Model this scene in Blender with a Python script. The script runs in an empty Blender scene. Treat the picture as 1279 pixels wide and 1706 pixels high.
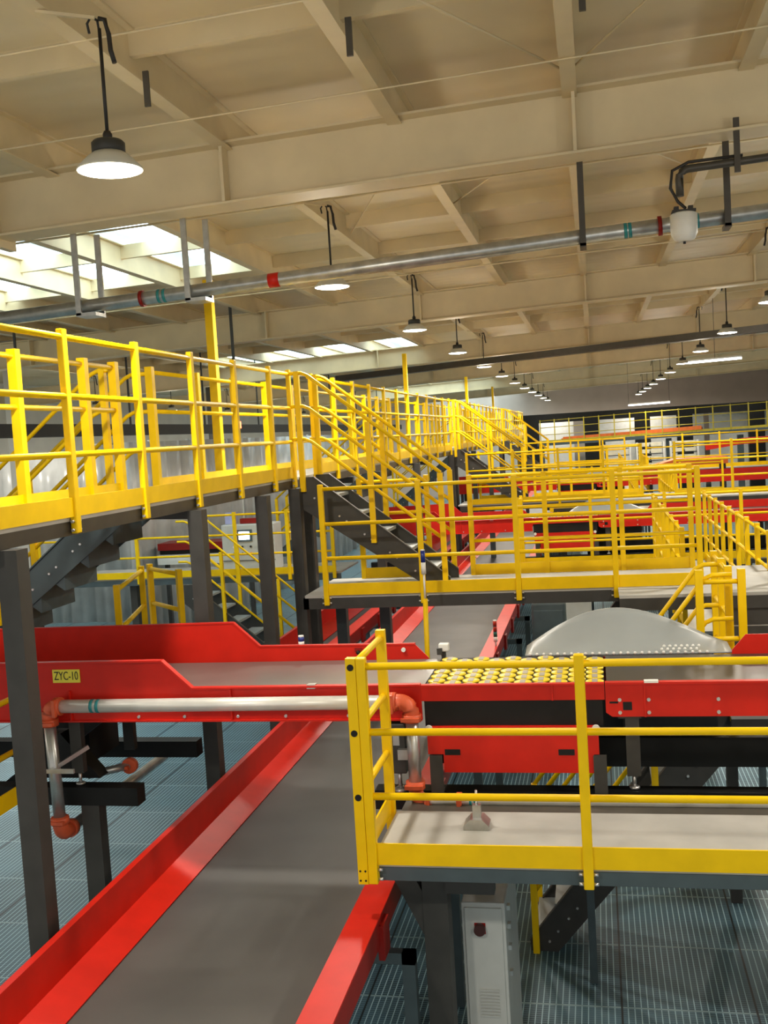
import bpy, bmesh, math, random
from mathutils import Vector, Matrix
random.seed(7)
S = bpy.context.scene
COL = S.collection
ZC = 4.5                       # camera height above the grating floor

# ------------------------------------------------------------ camera, world, exposure
yaw, pit, rol = (math.radians(a) for a in (-11.533, -4.039, -3.414))
fw = Vector((math.sin(yaw)*math.cos(pit), math.cos(yaw)*math.cos(pit), math.sin(pit)))
r0 = Vector((math.cos(yaw), -math.sin(yaw), 0)); u0 = r0.cross(fw)
rt = r0*math.cos(rol) + u0*math.sin(rol); up = -r0*math.sin(rol) + u0*math.cos(rol)
cd = bpy.data.cameras.new('camera'); cam = bpy.data.objects.new('camera', cd); COL.objects.link(cam)
m = Matrix((rt, up, -fw)).transposed().to_4x4(); m.translation = (0, 0, ZC); cam.matrix_world = m
cd.sensor_fit = 'HORIZONTAL'; cd.sensor_width = 36; cd.lens = 1754.0*36/1279; cd.clip_end = 400
S.camera = cam
S.view_settings.view_transform = 'Standard'; S.view_settings.look = 'None'
S.view_settings.gamma = 1; S.view_settings.use_curve_mapping = False
S.view_settings.exposure = 0.30
WORLD, LAMP_DOWN, LAMP_GLOW, SKY_E = 0.70, 105.0, 33.0, 5.5
w = bpy.data.worlds.new('world'); S.world = w; w.use_nodes = True
w.node_tree.nodes['Background'].inputs[0].default_value = (1.0, 0.965, 0.90, 1)
w.node_tree.nodes['Background'].inputs[1].default_value = WORLD

# ------------------------------------------------------------ materials
def mat(name, col, rough=.5, metal=0., var=.12, scale=6., emit=None, bump=0., spec=.5, coat=0.):
    mt = bpy.data.materials.new(name); mt.use_nodes = True
    nt = mt.node_tree; b = nt.nodes['Principled BSDF']
    b.inputs['Roughness'].default_value = rough; b.inputs['Metallic'].default_value = metal
    b.inputs['Specular IOR Level'].default_value = spec; b.inputs['Coat Weight'].default_value = coat
    tc = nt.nodes.new('ShaderNodeTexCoord'); nz = nt.nodes.new('ShaderNodeTexNoise')
    nz.inputs['Scale'].default_value = scale; nz.inputs['Detail'].default_value = 5
    nt.links.new(tc.outputs['Object'], nz.inputs['Vector'])
    rp = nt.nodes.new('ShaderNodeValToRGB'); nt.links.new(nz.outputs['Fac'], rp.inputs[0])
    rp.color_ramp.elements[0].position = .3; rp.color_ramp.elements[1].position = .7
    rp.color_ramp.elements[0].color = [c*(1-var) for c in col]+[1]
    rp.color_ramp.elements[1].color = [min(1, c*(1+var)) for c in col]+[1]
    nt.links.new(rp.outputs[0], b.inputs['Base Color'])
    if bump:
        bp = nt.nodes.new('ShaderNodeBump'); bp.inputs['Strength'].default_value = bump; bp.inputs['Distance'].default_value = .01
        nt.links.new(nz.outputs['Fac'], bp.inputs['Height']); nt.links.new(bp.outputs[0], b.inputs['Normal'])
    if emit:
        b.inputs['Emission Color'].default_value = (*emit[0], 1); b.inputs['Emission Strength'].default_value = emit[1]
    return mt
YEL = mat('yellow_paint', (.86, .56, .0), .42, var=.06, spec=.25)
RED = mat('red_paint', (.58, .015, .006), .42, var=.08, spec=.28)
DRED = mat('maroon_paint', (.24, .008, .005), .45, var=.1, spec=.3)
ORG = mat('orange_coupling', (.62, .10, .035), .45, var=.15, scale=14)
ORB = mat('orange_belt', (.75, .16, .02), .5)
DST = mat('dark_steel', (.046, .045, .041), .5, var=.15, spec=.4)
BRN = mat('bronze_grey_steel', (.060, .053, .042), .45, var=.15)
SLT = mat('slate_steel', (.058, .084, .094), .5, var=.12)
BLK = mat('black_steel', (.006, .0065, .0065), .55, var=.3, spec=.3)
RUB = mat('rubber_belt', (.088, .088, .084), .5, var=.18, scale=1.4)
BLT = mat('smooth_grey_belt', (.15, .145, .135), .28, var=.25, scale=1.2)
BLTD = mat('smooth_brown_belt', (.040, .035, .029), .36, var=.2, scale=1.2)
GAL = mat('galvanised_steel', (.50, .51, .50), .33, .75, var=.2, scale=9)
CHR = mat('bolt_steel', (.62, .62, .62), .3, .8)
WPP = mat('white_pipe', (.72, .72, .68), .3, .25, var=.08)
GREY = mat('light_grey_sheet', (.30, .325, .325), .34, var=.06, scale=3)
WHT = mat('white_plastic', (.78, .78, .74), .45, var=.06)
CAB = mat('cabinet_grey', (.50, .52, .50), .45, var=.05)
BEI = mat('cream_roof_paint', (.72, .61, .40), .55, var=.07, scale=2)
DCK = mat('concrete_board', (.43, .43, .405), .7, var=.14, scale=2.4)
TEAL = mat('teal_tape', (.02, .25, .27), .4)
BLU = mat('navy_lens', (.01, .03, .22), .25)
RLN = mat('red_lens', (.5, .03, .01), .25)
GLN = mat('green_lens', (.02, .13, .09), .25)
RBE = mat('lit_red_beacon', (.8, .08, .03), .3, emit=((1, .12, .04), 6))
LST = mat('sticker_yellow', (.80, .72, .06), .5, var=.04)
INK = mat('black_ink', (.008, .008, .008), .6, var=0)
ROL = mat('roller_grey', (.36, .33, .28), .4, var=.15, scale=30)
WHY = mat('wheel_yellow', (.82, .62, .02), .35, var=.06)
LENS = mat('lamp_lens', (.9, .9, .85), .4, var=0, emit=((1, .93, .80), 14))
SHADE = mat('lamp_reflector', (.62, .62, .56), .35, var=.05)
TUBE = mat('strip_lamp_tube', (.9, .9, .9), .4, var=0, emit=((.92, .97, 1), 7))
SKYM = mat('skylight_panel', (.8, .85, .87), .5, var=.05, emit=((.66, .88, 1.0), SKY_E))
FILM = mat('plastic_sheet', (.52, .54, .54), .3, var=.15, scale=2)
BOXW = mat('cream_bins', (.72, .68, .52), .55)
CRD = mat('black_cable', (.02, .017, .015), .5)
WALL = mat('wall_panel', (.55, .54, .50), .6, var=.08, scale=1)
PINK = mat('far_wall_panel', (.62, .53, .47), .6, var=.06, scale=1)

def skylight_mat(mt):
    nt = mt.node_tree; b = nt.nodes['Principled BSDF']; tc = nt.nodes['Texture Coordinate']
    wv = nt.nodes.new('ShaderNodeTexWave'); wv.bands_direction = 'X'; wv.inputs['Scale'].default_value = .33
    wv.inputs['Distortion'].default_value = 2.5; wv.inputs['Detail'].default_value = 3; wv.inputs['Detail Scale'].default_value = .6
    nt.links.new(tc.outputs['Object'], wv.inputs['Vector'])
    rp = nt.nodes.new('ShaderNodeValToRGB'); nt.links.new(wv.outputs['Fac'], rp.inputs[0])
    rp.color_ramp.elements[0].position = .25; rp.color_ramp.elements[1].position = .75
    rp.color_ramp.elements[0].color = (.085, .125, .14, 1); rp.color_ramp.elements[1].color = (.72, .92, 1, 1)
    nt.links.new(rp.outputs[0], b.inputs['Emission Color'])
skylight_mat(SKYM)

def roof_mat():
    mt = mat('roof_deck_foil', (.73, .63, .43), .55, var=.06, scale=.9)
    nt = mt.node_tree; b = nt.nodes['Principled BSDF']
    tc = nt.nodes['Texture Coordinate']
    wv = nt.nodes.new('ShaderNodeTexWave'); wv.bands_direction = 'Y'; wv.inputs['Scale'].default_value = .8
    wv.inputs['Distortion'].default_value = 1.2; wv.inputs['Detail'].default_value = 2
    nt.links.new(tc.outputs['Object'], wv.inputs['Vector'])
    bp = nt.nodes.new('ShaderNodeBump'); bp.inputs['Strength'].default_value = .35; bp.inputs['Distance'].default_value = .02
    nt.links.new(wv.outputs['Fac'], bp.inputs['Height']); nt.links.new(bp.outputs[0], b.inputs['Normal'])
    return mt
ROOF = roof_mat()

def grating_mat():
    mt = bpy.data.materials.new('steel_grating'); mt.use_nodes = True
    nt = mt.node_tree; b = nt.nodes['Principled BSDF']
    b.inputs['Roughness'].default_value = .45; b.inputs['Metallic'].default_value = .1
    tc = nt.nodes.new('ShaderNodeTexCoord'); sp = nt.nodes.new('ShaderNodeSeparateXYZ')
    nt.links.new(tc.outputs['Object'], sp.inputs[0])
    def mth(op, a, bb=None, c=None):
        n = nt.nodes.new('ShaderNodeMath'); n.operation = op
        for i, v in enumerate((a, bb, c)):
            if v is None: continue
            if isinstance(v, (int, float)): n.inputs[i].default_value = v
            else: nt.links.new(v, n.inputs[i])
        return n.outputs[0]
    def stripe(out, pitch, width):
        fr = mth('FRACT', mth('DIVIDE', out, pitch)); return mth('LESS_THAN', fr, width/pitch)
    rods = stripe(sp.outputs[0], .05, .0085); bars = stripe(sp.outputs[1], .030, .013)
    seam = stripe(sp.outputs[0], 1.0, .016); edge = stripe(sp.outputs[1], 1.0, .02)
    nz = nt.nodes.new('ShaderNodeTexNoise'); nz.inputs['Scale'].default_value = .9; nz.inputs['Detail'].default_value = 3
    nt.links.new(tc.outputs['Object'], nz.inputs['Vector'])
    rp = nt.nodes.new('ShaderNodeValToRGB'); nt.links.new(nz.outputs['Fac'], rp.inputs[0])
    rp.color_ramp.elements[0].position = .35; rp.color_ramp.elements[1].position = .68
    rp.color_ramp.elements[0].color = (.022, .056, .080, 1); rp.color_ramp.elements[1].color = (.085, .185, .25, 1)
    def mix(f, a, bcol):
        n = nt.nodes.new('ShaderNodeMix'); n.data_type = 'RGBA'
        nt.links.new(f, n.inputs[0])
        nt.links.new(a, n.inputs[6]); n.inputs[7].default_value = (*bcol, 1)
        return n.outputs[2]
    c = mix(bars, rp.outputs[0], (.125, .23, .29)); c = mix(rods, c, (.42, .64, .72)); c = mix(edge, c, (.30, .45, .50)); c = mix(seam, c, (.012, .02, .025))
    nt.links.new(c, b.inputs['Base Color'])
    return mt
GRT = grating_mat()

# ------------------------------------------------------------ mesh helpers (coordinates: x right, y forward, z relative to the camera)
class MB:
    def __init__(s): s.bm = bmesh.new(); s.smooth = []
    def box(s, x0, x1, y0, y1, z0, z1):
        v = [s.bm.verts.new(p) for p in ((x0,y0,z0),(x1,y0,z0),(x1,y1,z0),(x0,y1,z0),(x0,y0,z1),(x1,y0,z1),(x1,y1,z1),(x0,y1,z1))]
        for f in ((3,2,1,0),(4,5,6,7),(0,1,5,4),(1,2,6,5),(2,3,7,6),(3,0,4,7)): s.bm.faces.new([v[i] for i in f])
        return s
    def bar(s, p, q, wd, h, upv=(0,0,1)):
        p = Vector(p); q = Vector(q); d = (q-p).normalized(); u = Vector(upv)
        if abs(d.dot(u)) > .98: u = Vector((0,1,0))
        a = d.cross(u).normalized(); u = a.cross(d).normalized()
        v = []
        for e in (p, q):
            for sa, su in ((-1,-1),(1,-1),(1,1),(-1,1)): v.append(s.bm.verts.new(e + a*sa*wd/2 + u*su*h/2))
        for f in ((0,1,2,3),(7,6,5,4),(0,4,5,1),(1,5,6,2),(2,6,7,3),(3,7,4,0)): s.bm.faces.new([v[i] for i in f])
        return s
    def path(s, pts, r, n=10, cap=True):
        pts = [Vector(p) for p in pts]; rings = []
        for i, p in enumerate(pts):
            t = (pts[min(i+1, len(pts)-1)] - pts[max(i-1, 0)]).normalized()
            u = Vector((0,0,1)) if abs(t.z) < .9 else Vector((0,1,0))
            a = t.cross(u).normalized(); u = a.cross(t).normalized()
            rr = r[i] if isinstance(r, (list, tuple)) else r
            rings.append([s.bm.verts.new(p + (a*math.cos(2*math.pi*k/n) + u*math.sin(2*math.pi*k/n))*rr) for k in range(n)])
        for A, B in zip(rings, rings[1:]):
            for k in range(n):
                f = s.bm.faces.new((A[k], A[(k+1)%n], B[(k+1)%n], B[k])); f.smooth = True
        if cap: s.bm.faces.new(rings[0][::-1]); s.bm.faces.new(rings[-1])
        return s
    def tube(s, p, q, r, n=10): return s.path([p, q], r, n)
    def lathe(s, prof, c, n=24):                                # profile of (radius, z) about the vertical through c
        rings = []
        for r, z in prof:
            rings.append([s.bm.verts.new((c[0]+r*math.cos(2*math.pi*k/n), c[1]+r*math.sin(2*math.pi*k/n), c[2]+z)) for k in range(n)])
        for A, B in zip(rings, rings[1:]):
            for k in range(n):
                f = s.bm.faces.new((A[k], A[(k+1)%n], B[(k+1)%n], B[k])); f.smooth = True
        s.bm.faces.new(rings[0][::-1]); s.bm.faces.new(rings[-1]); return s
    def prism(s, poly, ax, a, b):                               # polygon in the plane normal to axis ax, from a to b
        def P(u, v, t): return {'x': (t,u,v), 'y': (u,t,v), 'z': (u,v,t)}[ax]
        A = [s.bm.verts.new(P(u, v, a)) for u, v in poly]; B = [s.bm.verts.new(P(u, v, b)) for u, v in poly]
        n = len(poly)
        s.bm.faces.new(A); s.bm.faces.new(B[::-1])
        for i in range(n): s.bm.faces.new((A[i], B[i], B[(i+1)%n], A[(i+1)%n]))
        return s
    def ibeam(s, p, q, wd, h, tf=.016, tw=.012):                # top of the beam runs p to q
        p = Vector(p); q = Vector(q); dz = Vector((0,0,1))
        s.bar(p-dz*tf/2, q-dz*tf/2, wd, tf); s.bar(p-dz*(h-tf/2), q-dz*(h-tf/2), wd, tf)
        return s.bar(p-dz*h/2, q-dz*h/2, tw, h-2*tf)
    def sphere(s, c, r, n=10):
        prof = [(max(1e-4, r*math.sin(math.pi*i/6)), -r*math.cos(math.pi*i/6)) for i in range(7)]
        return s.lathe(prof, c, n)
    def build(s, name, mt, parent=None, bevel=0, smooth=False):
        bmesh.ops.recalc_face_normals(s.bm, faces=s.bm.faces)
        vs = [v.co for v in s.bm.verts]
        if parent is None:
            o0 = Vector(((min(v.x for v in vs)+max(v.x for v in vs))/2, (min(v.y for v in vs)+max(v.y for v in vs))/2, min(v.z for v in vs)+ZC))
        else:
            r = parent
            while r.parent: r = r.parent
            o0 = r.location
        for v in s.bm.verts: v.co = v.co + Vector((0,0,ZC)) - o0
        me = bpy.data.meshes.new(name); s.bm.to_mesh(me); s.bm.free()
        me.materials.append(mt)
        o = bpy.data.objects.new(name, me); COL.objects.link(o)
        if parent is None: o.location = o0
        else: o.parent = parent
        if smooth:
            for p in me.polygons: p.use_smooth = True
        if bevel:
            md = o.modifiers.new('bevel', 'BEVEL'); md.width = bevel; md.segments = 2; md.limit_method = 'ANGLE'
        return o
def tag(o, label, cat, group=None):
    o['label'] = label; o['category'] = cat
    if group: o['group'] = group
    return o
def thing(name, loc, label, cat, group=None):
    o = bpy.data.objects.new(name, None); COL.objects.link(o); o.location = (loc[0], loc[1], loc[2]+ZC)
    o.empty_display_size = .1
    return tag(o, label, cat, group)
def struct(o): o['kind'] = 'structure'; return o
def copy_tree(o, parent=None):
    c = o.copy(); COL.objects.link(c)
    if parent: c.parent = parent
    for ch in list(o.children): copy_tree(ch, c)
    return c
def V(*a): return Vector(a)
def arc(c, r, a0, a1, ax1, ax2, n=7):                            # points of an elbow
    c = Vector(c); ax1 = Vector(ax1); ax2 = Vector(ax2)
    return [c + (ax1*math.cos(a0+(a1-a0)*i/(n-1)) + ax2*math.sin(a0+(a1-a0)*i/(n-1)))*r for i in range(n)]

# ------------------------------------------------------------ generic builders
def railing(label, p0, p1, ts, zd, group=None, pw=.055, pd=.055, toe=True, rails=(1.14,.765,.396), htop=1.19, hbot=.107,
            r=.021, bolts=False, toe_off=0., mt=None, span=None, cat='railing', plugs=False, extra=0.):
    mt = mt or YEL
    p0 = Vector(p0); p1 = Vector(p1); L = (p1-p0).length; u = (p1-p0)/L; nrm = Vector((-u.y, u.x))
    t = thing('guard_railing', (p0.x, p0.y, zd), label, cat, group)
    ang = u.to_3d()
    for s_ in ts:
        c = p0 + u*s_
        zz = zd + (p1.z-p0.z if False else 0)
        po = MB().bar((c.x, c.y, zd-hbot), (c.x, c.y, zd+htop), pd, pw, upv=(u.x, u.y, 0)).build('post', mt, t, bevel=.006 if bolts else 0)
        if bolts:
            for zz in (-.03, -.085):
                for sg in (-1, 1):
                    e = c + u*sg*(pw/2)
                    MB().tube((e.x, e.y, zd+zz), (e.x+u.x*sg*.025, e.y+u.y*sg*.025, zd+zz), .010, 8).build('bolt', CHR, po)
        if plugs and s_ == ts[0]:
            for h in rails:
                e = c - u*pw/2
                MB().tube((e.x, e.y, zd+h), (e.x-u.x*.004, e.y-u.y*.004, zd+h), .019, 14).build('end_plug', BLK, po)
            for q in (-1, 1):
                for h in (-.03, -.085):
                    e = c - u*pw/2 + nrm*.015*q
                    MB().tube((e.x, e.y, zd+h), (e.x-u.x*.003, e.y-u.y*.003, zd+h), .006, 8).build('bolt_hole', BLK, po)
    a, b_ = (ts[0], ts[-1]) if span is None else span
    A = p0 + u*a; B = p0 + u*b_
    for h in rails: MB().tube((A.x, A.y, zd+h), (B.x, B.y, zd+h), r, 10).build('rail', mt, t)
    if toe:
        o = nrm*toe_off
        MB().bar((A.x+o.x, A.y+o.y, zd+.062), (B.x+o.x, B.y+o.y, zd+.062), .012, .124).build('toe_board', mt, t)
    return t

def stair(label, x0, z0, x1, z1, y0, y1, n, rails=True, mt=None, group=None, posts=(0.02, .5, .98), rail_h=(1.14, .78, .42), bolt=True, near=True, far=True, deep=.34, riser=False):
    """a straight flight along x from (x0, z0) at the top to (x1, z1) at the foot, between y0 (near side) and y1"""
    mt = mt or DST
    t = thing('steel_staircase', ((x0+x1)/2, (y0+y1)/2, z1), label, 'stairs', group)
    sg = 1 if x1 > x0 else -1
    run = abs(x1-x0); sl = (z1-z0)/run
    for y, side in ((y0, -1), (y1, 1)):
        hh = .14
        poly = [(x0, z0), (x0+sg*.16, z0), (x1, z1+.10), (x1, z1), (x1-sg*.7*deep, z1), (x0, z0-deep)]
        st = MB().prism(poly, 'y', y-.006, y+.006)
        p = Vector((x0+sg*.16, y, z0)); q = Vector((x1, y, z1+.10))
        st.bar(p, q, .055, .012)
        so = st.build('stringer', mt, t)
        if bolt:
            for i in range(n):
                f = (i+.6)/n
                for k in (0, .085):
                    xx = x0+sg*(run*f+k*.9); zz = z0+sl*(run*f+k*.9)-.32*deep
                    MB().tube((xx, y-.018, zz), (xx, y+.018, zz), .011, 8).build('bolt', CHR, so)
    rise = (z1-z0)/n
    for i in range(1, n):
        zt = z0+rise*i; xc = x0+sg*run*(i-.1)/n
        MB().box(xc-.14, xc+.14, y0+.008, y1-.008, zt-.035, zt).build('tread', GREY if mt is not SLT else SLT, t)
        if riser: MB().prism([(xc-sg*.14, zt-.035), (xc-sg*.14, zt-.22), (xc-sg*.128, zt-.22), (xc+sg*.13, zt-.035)], 'y', y0+.01, y1-.01).build('tread_bracket', SLT, t)
    if rails:
        for y, on in ((y0-.03, near), (y1+.03, far)):
            if not on: continue
            hr = None
            for k, h in enumerate(rail_h):
                ps = [(x0-sg*.05, y, z0+h), (x0+sg*.10, y, z0+h), (x0+sg*.17, y, z0+h-.03)]
                ps.append((x1-sg*.04, y, z1+h+.10))
                o = MB().path(ps, .02, 8)
                if hr is None: hr = o.build('handrail', YEL, t)
                else: o.build('lower_rail', YEL, hr)
            for f in posts:
                x = x0+sg*run*f; zb = z0+sl*run*f
                MB().bar((x, y, zb-.12), (x, y, zb+rail_h[0]+.06), .055, .055, upv=(1,0,0)).build('handrail_post', YEL, hr)
    return t

ORD = ['nearest', 'second', 'third', 'fourth']
DY = 13.05
# ------------------------------------------------------------ building shell
def shell():
    struct(MB().box(-22, 20, -6, 96, -4.56, -4.5).build('floor', GRT))
    def rz(x): return 3.25 + .033*(x+1.7) - .0
    # roof deck: pieces around the skylight openings
    sky = []
    for k in range(5): sky.append((13.0+19*k, 17.6+19*k))
    xs = (-20, -3.62, 20)
    r = MB()
    def slab(xa, xb, ya, yb):
        r.prism([(xa, rz(xa)), (xb, rz(xb)), (xb, rz(xb)+.08), (xa, rz(xa)+.08)], 'y', ya, yb)
    slab(-5.3, 20, -6, 96); slab(-20, -11.75, -6, 96)
    y = -6
    for a, b in sky: slab(-11.75, -5.3, y, a); y = b
    slab(-11.75, -5.3, y, 96)
    struct(r.build('ceiling', ROOF))
    for k, (a, b) in enumerate(sky):
        g = MB().prism([(-11.75, rz(-11.75)+.03), (-5.3, rz(-5.3)+.03), (-5.3, rz(-5.3)+.06), (-11.75, rz(-11.75)+.06)], 'y', a, b)
        struct(g.build('window_%d' % (k+1), SKYM))
    # purlins along the hall, each an I-section
    for k, x in enumerate((-15, -13.35, -11.7, -10.1, -8.45, -6.8, -5.15, -3.34, -1.69, -.09, 1.42, 3.05, 4.7, 6.3, 7.95, 9.6, 11.2)):
        struct(MB().ibeam((x, -5, rz(x)), (x, 94, rz(x)), .13, .37).build('purlin', BEI))
    # main roof beams across
    for k in range(8):
        y = 9.85 + 11.55*k
        b = MB(); z = lambda x: 2.93 + .033*(x+1.7)
        b.ibeam((-20, y, z(-20)), (20, y, z(20)), .34, .58, .022, .014)
        for x in (-12, -6.6, -3.34, -.06, 3.1, 6.3):
            b.bar((x, y-.10, z(x)-.02), (x, y-.10, z(x)-.56), .03, .16, upv=(0,1,0))
        if k == 0:
            b.box(-5.80, -5.76, y-.25, y+.25, z(-5.8)-.66, z(-5.8)+.02).box(-5.84, -5.80, y-.25, y+.25, z(-5.8)-.66, z(-5.8)+.02)
            for i in range(5): b.tube((-5.9, y-.17, z(-5.8)-.06-.13*i), (-5.70, y-.17, z(-5.8)-.06-.13*i), .018, 8)
        struct(b.build('roof_beam', BEI))
    for i, y in enumerate([3.2, 5.6, 7.75, 12.6, 14.9, 17.2, 19.4, 24, 26.4, 28.8, 31]):
        struct(MB().bar((-16, y, rz(-16)-.10), (11, y, rz(11)-.10), .07, .20).build('roof_strut', BEI))
    for y, zz in ((8.75, 2.86), (6.9, 2.88), (12.2, 2.85), (17.5, 2.84), (18.3, 2.84), (23.6, 2.84)):
        struct(MB().tube((-14, y, zz-.40), (10, y, zz+.38), .008 if y < 12 else .014, 6).build('tie_rod', BEI))
    for a, b in (((-.09, 9.2, 2.95), (1.42, 6.2, 3.1)), ((-.09, 9.2, 2.95), (-1.69, 6.2, 3.0)), ((-.09, 10.6, 2.95), (1.42, 14, 3.1)), ((-1.69, 10.6, 2.95), (-3.3, 15, 2.95)), ((-.09, 10.6, 2.95), (-1.69, 14, 3.0))):
        struct(MB().tube(a, b, .010, 6).build('tie_rod', BEI))
    for x, y in ((-3.2, 7.62), (-1.56, 7.3), (.02, 7.2)):
        struct(MB().box(x, x+.045, y, y+.02, rz(x)-.62, rz(x)-.36).build('purlin_bracket', BRN))
    # walls
    struct(MB().box(-20.2, -20, -6, 96, -4.5, 3.0).build('wall_left', WALL))
    struct(MB().box(20, 20.2, -6, 96, -4.5, 4.1).build('wall_right', WALL))
    struct(MB().box(-20, 20, 75, 75.3, -4.5, 4.1).build('wall_far', PINK))
shell()

# ------------------------------------------------------------ pendant lamps
def lamp_proto(top):
    t = thing('pendant_lamp', (0, 0, 0), '', 'lamp', 'high bay lamps hanging from the roof')
    MB().tube((0,0,.20), (0,0,top-.16), .012, 8).build('rod', CRD, t)
    MB().path([(0,0,top-.18), (-.01,0,top-.11), (-.05,0,top-.08), (-.08,0,top-.12), (-.07,0,top-.18)], .009, 8).build('hook', CRD, t)
    MB().bar((-.02,0,top-.095), (-.42,0,top), .03, .02).build('arm', BEI, t)
    MB().path([(0,0,top-.10), (.04,0,top-.11), (.06,0,top-.20), (.065,0,top-.30), (.085,0,top-.38)], .016, 8).build('cable', CRD, t)
    MB().lathe([(.03,.18), (.03,.22), (.02,.24)], (0,0,0), 12).build('eye_bolt', CRD, t)
    hs = MB().lathe([(.10,.105), (.105,.11), (.105,.165), (.09,.18), (.05,.185)], (0,0,0), 20)
    hs.build('driver_housing', DST, t)
    MB().lathe([(.205,-.005), (.205,.008), (.14,.075), (.10,.105), (.06,.106)], (0,0,0), 32).build('reflector', SHADE, t)
    MB().lathe([(.02,-.016), (.15,-.016), (.197,-.006), (.197,-.001)], (0,0,0), 32).build('lens', LENS, t)
    return t
lampP = {-2.93: lamp_proto(1.03), 2.85: lamp_proto(1.27), -14.6: lamp_proto(1.05)}
ldat = bpy.data.lights.new('lamp_light', 'AREA'); ldat.shape = 'DISK'; ldat.size = .36; ldat.energy = LAMP_DOWN; ldat.color = (1, .92, .80)
lglow = bpy.data.lights.new('lamp_glow', 'POINT'); lglow.shadow_soft_size = .2; lglow.energy = LAMP_GLOW; lglow.color = (1, .90, .74)
def lamps():
    used = set()
    ordn = ['first', 'second', 'third', 'fourth', 'fifth', 'sixth', 'seventh', 'eighth', 'ninth', 'tenth', 'eleventh', 'twelfth', 'thirteenth']
    for x, row in ((-2.93, 'row above the yellow catwalk'), (2.85, 'row on the right side'), (-14.6, 'added row at far left'), (8.6, 'row at the far right')):  # the far left row is added to brighten the left hall
        for k in range(-1, 12):  # the last lamps of each row are added to light the far wall
            y = 6.35 + 5.77*k
            vis = (x == -2.93 and k >= 0) or (x == 2.85 and k >= 2) or (x == -14.6 and 3 <= k < 9)
            if vis:
                o = copy_tree(lampP[x]) if x in used else lampP[x]; used.add(x)
                zl = 1.79 if x > -10 else 1.40
                o.location = (x, y, zl+ZC)
                n = k if x == -2.93 else k-2 if x > 0 else k-3
                if x > 0: o.rotation_euler = (0, 0, math.pi)
                o['label'] = '%s high bay lamp from the front in the %s' % (ordn[n], row)
            if x != 8.6 or k % 2 == 0:
                l = bpy.data.objects.new('lamp_light', ldat); COL.objects.link(l); l.location = (x, y, (1.75 if x > -10 else 1.36)+ZC)
                g = bpy.data.objects.new('lamp_glow', lglow); COL.objects.link(g); g.location = (x, y, (1.52 if x > -10 else 1.15)+ZC)
lamps()

# ------------------------------------------------------------ sprinkler pipe under the first roof beam
def sprinkler():
    z = lambda x: 1.675 + .0455*(x+1.9)
    t = thing('sprinkler_pipe', (0, 10.2, z(0)), 'long grey steel sprinkler pipe crossing the hall below the nearest roof beam', 'pipe')
    MB().tube((-9, 10.2, z(-9)), (6, 10.2, z(6)), .069, 16).build('pipe', GAL, t)
    def ring(x, wd, r, mt, name): MB().tube((x-wd/2, 10.2, z(x-wd/2)), (x+wd/2, 10.2, z(x+wd/2)), r, 16).build(name, mt, t)['label'] = {'coupling': 'red pipe coupling', 'tape_band': 'coloured tape band'}[name]
    ring(-3.05, .11, .072, RED, 'tape_band'); ring(-4.46, .035, .084, DRED, 'coupling'); ring(.67, .035, .09, DRED, 'coupling')
    for x in (-4.27, -4.21, .36, .40, 1.0): ring(x, .03, .071, TEAL, 'tape_band')
    where = ['outermost left, left of the tall yellow pole', 'just left of the tall yellow pole', 'in the middle of the roof', 'right of the white detector']
    for i, (x, dbl) in enumerate(((-5.12, 1), (-3.93, 1), (-.03, 0), (1.26, 0))):
        h = thing('pipe_hanger', (x, 10.2, z(x)-.1), 'steel channel hanger holding the sprinkler pipe, '+where[i], 'hanger', 'channel hangers of the sprinkler pipe')
        for k in range(1+dbl):
            MB().box(x-.028+.16*k, x+.028+.16*k, 10.09+.2*k, 10.12+.2*k, z(x)-.10, 2.93+.033*(x+1.7)-.55).build('channel', GAL if dbl else BRN, h)
        MB().box(x-.03, x+.03+.16*dbl, 10.09, 10.32, z(x)-.11, z(x)-.075).build('cradle', GAL if dbl else BRN, h)
    # conduit and detector
    c = thing('cable_conduit', (1.2, 9.6, 2.2), 'dark steel conduit with an elbow coming down to the white detector', 'conduit')
    MB().path([(.82, 9.75, 1.95), (.82, 9.75, 2.10)] + arc((.90, 9.75, 2.10), .08, math.pi, math.pi/2, (1,0,0), (0,0,1), 5) + [(3.2, 9.75, 2.27)], .035, 12).build('pipe', BRN, c)
    MB().path([(1.35,9.72,2.24), (.9,9.72,2.23), (.76,9.72,2.17), (.74,9.72,2.02), (.80,9.72,1.90), (.86,9.72,1.84), (.85,9.72,1.80)], .014, 8).build('cable', CRD, c)
    MB().box(1.28, 1.33, 9.70, 9.73, 2.1, 2.56).build('hanger_strap', BRN, c)
    d = thing('beam_detector', (.84, 9.7, 1.55), 'white box detector hanging under the dark conduit at upper right', 'detector')
    MB().lathe([(.05,-.13), (.09,-.11), (.115,-.06), (.118,.10), (.10,.115)], (.84, 9.7, 1.68), 20).build('housing', WHT, d)
    MB().box(.74, .94, 9.62, 9.78, 1.795, 1.815).box(.76, .80, 9.66, 9.74, 1.81, 1.85).box(.88, .92, 9.66, 9.74, 1.81, 1.85).build('mounting_bracket', CRD, d)
    MB().tube((.84, 9.7, 1.53), (.84, 9.7, 1.56), .012, 8).build('indicator', INK, d)
sprinkler()

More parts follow.
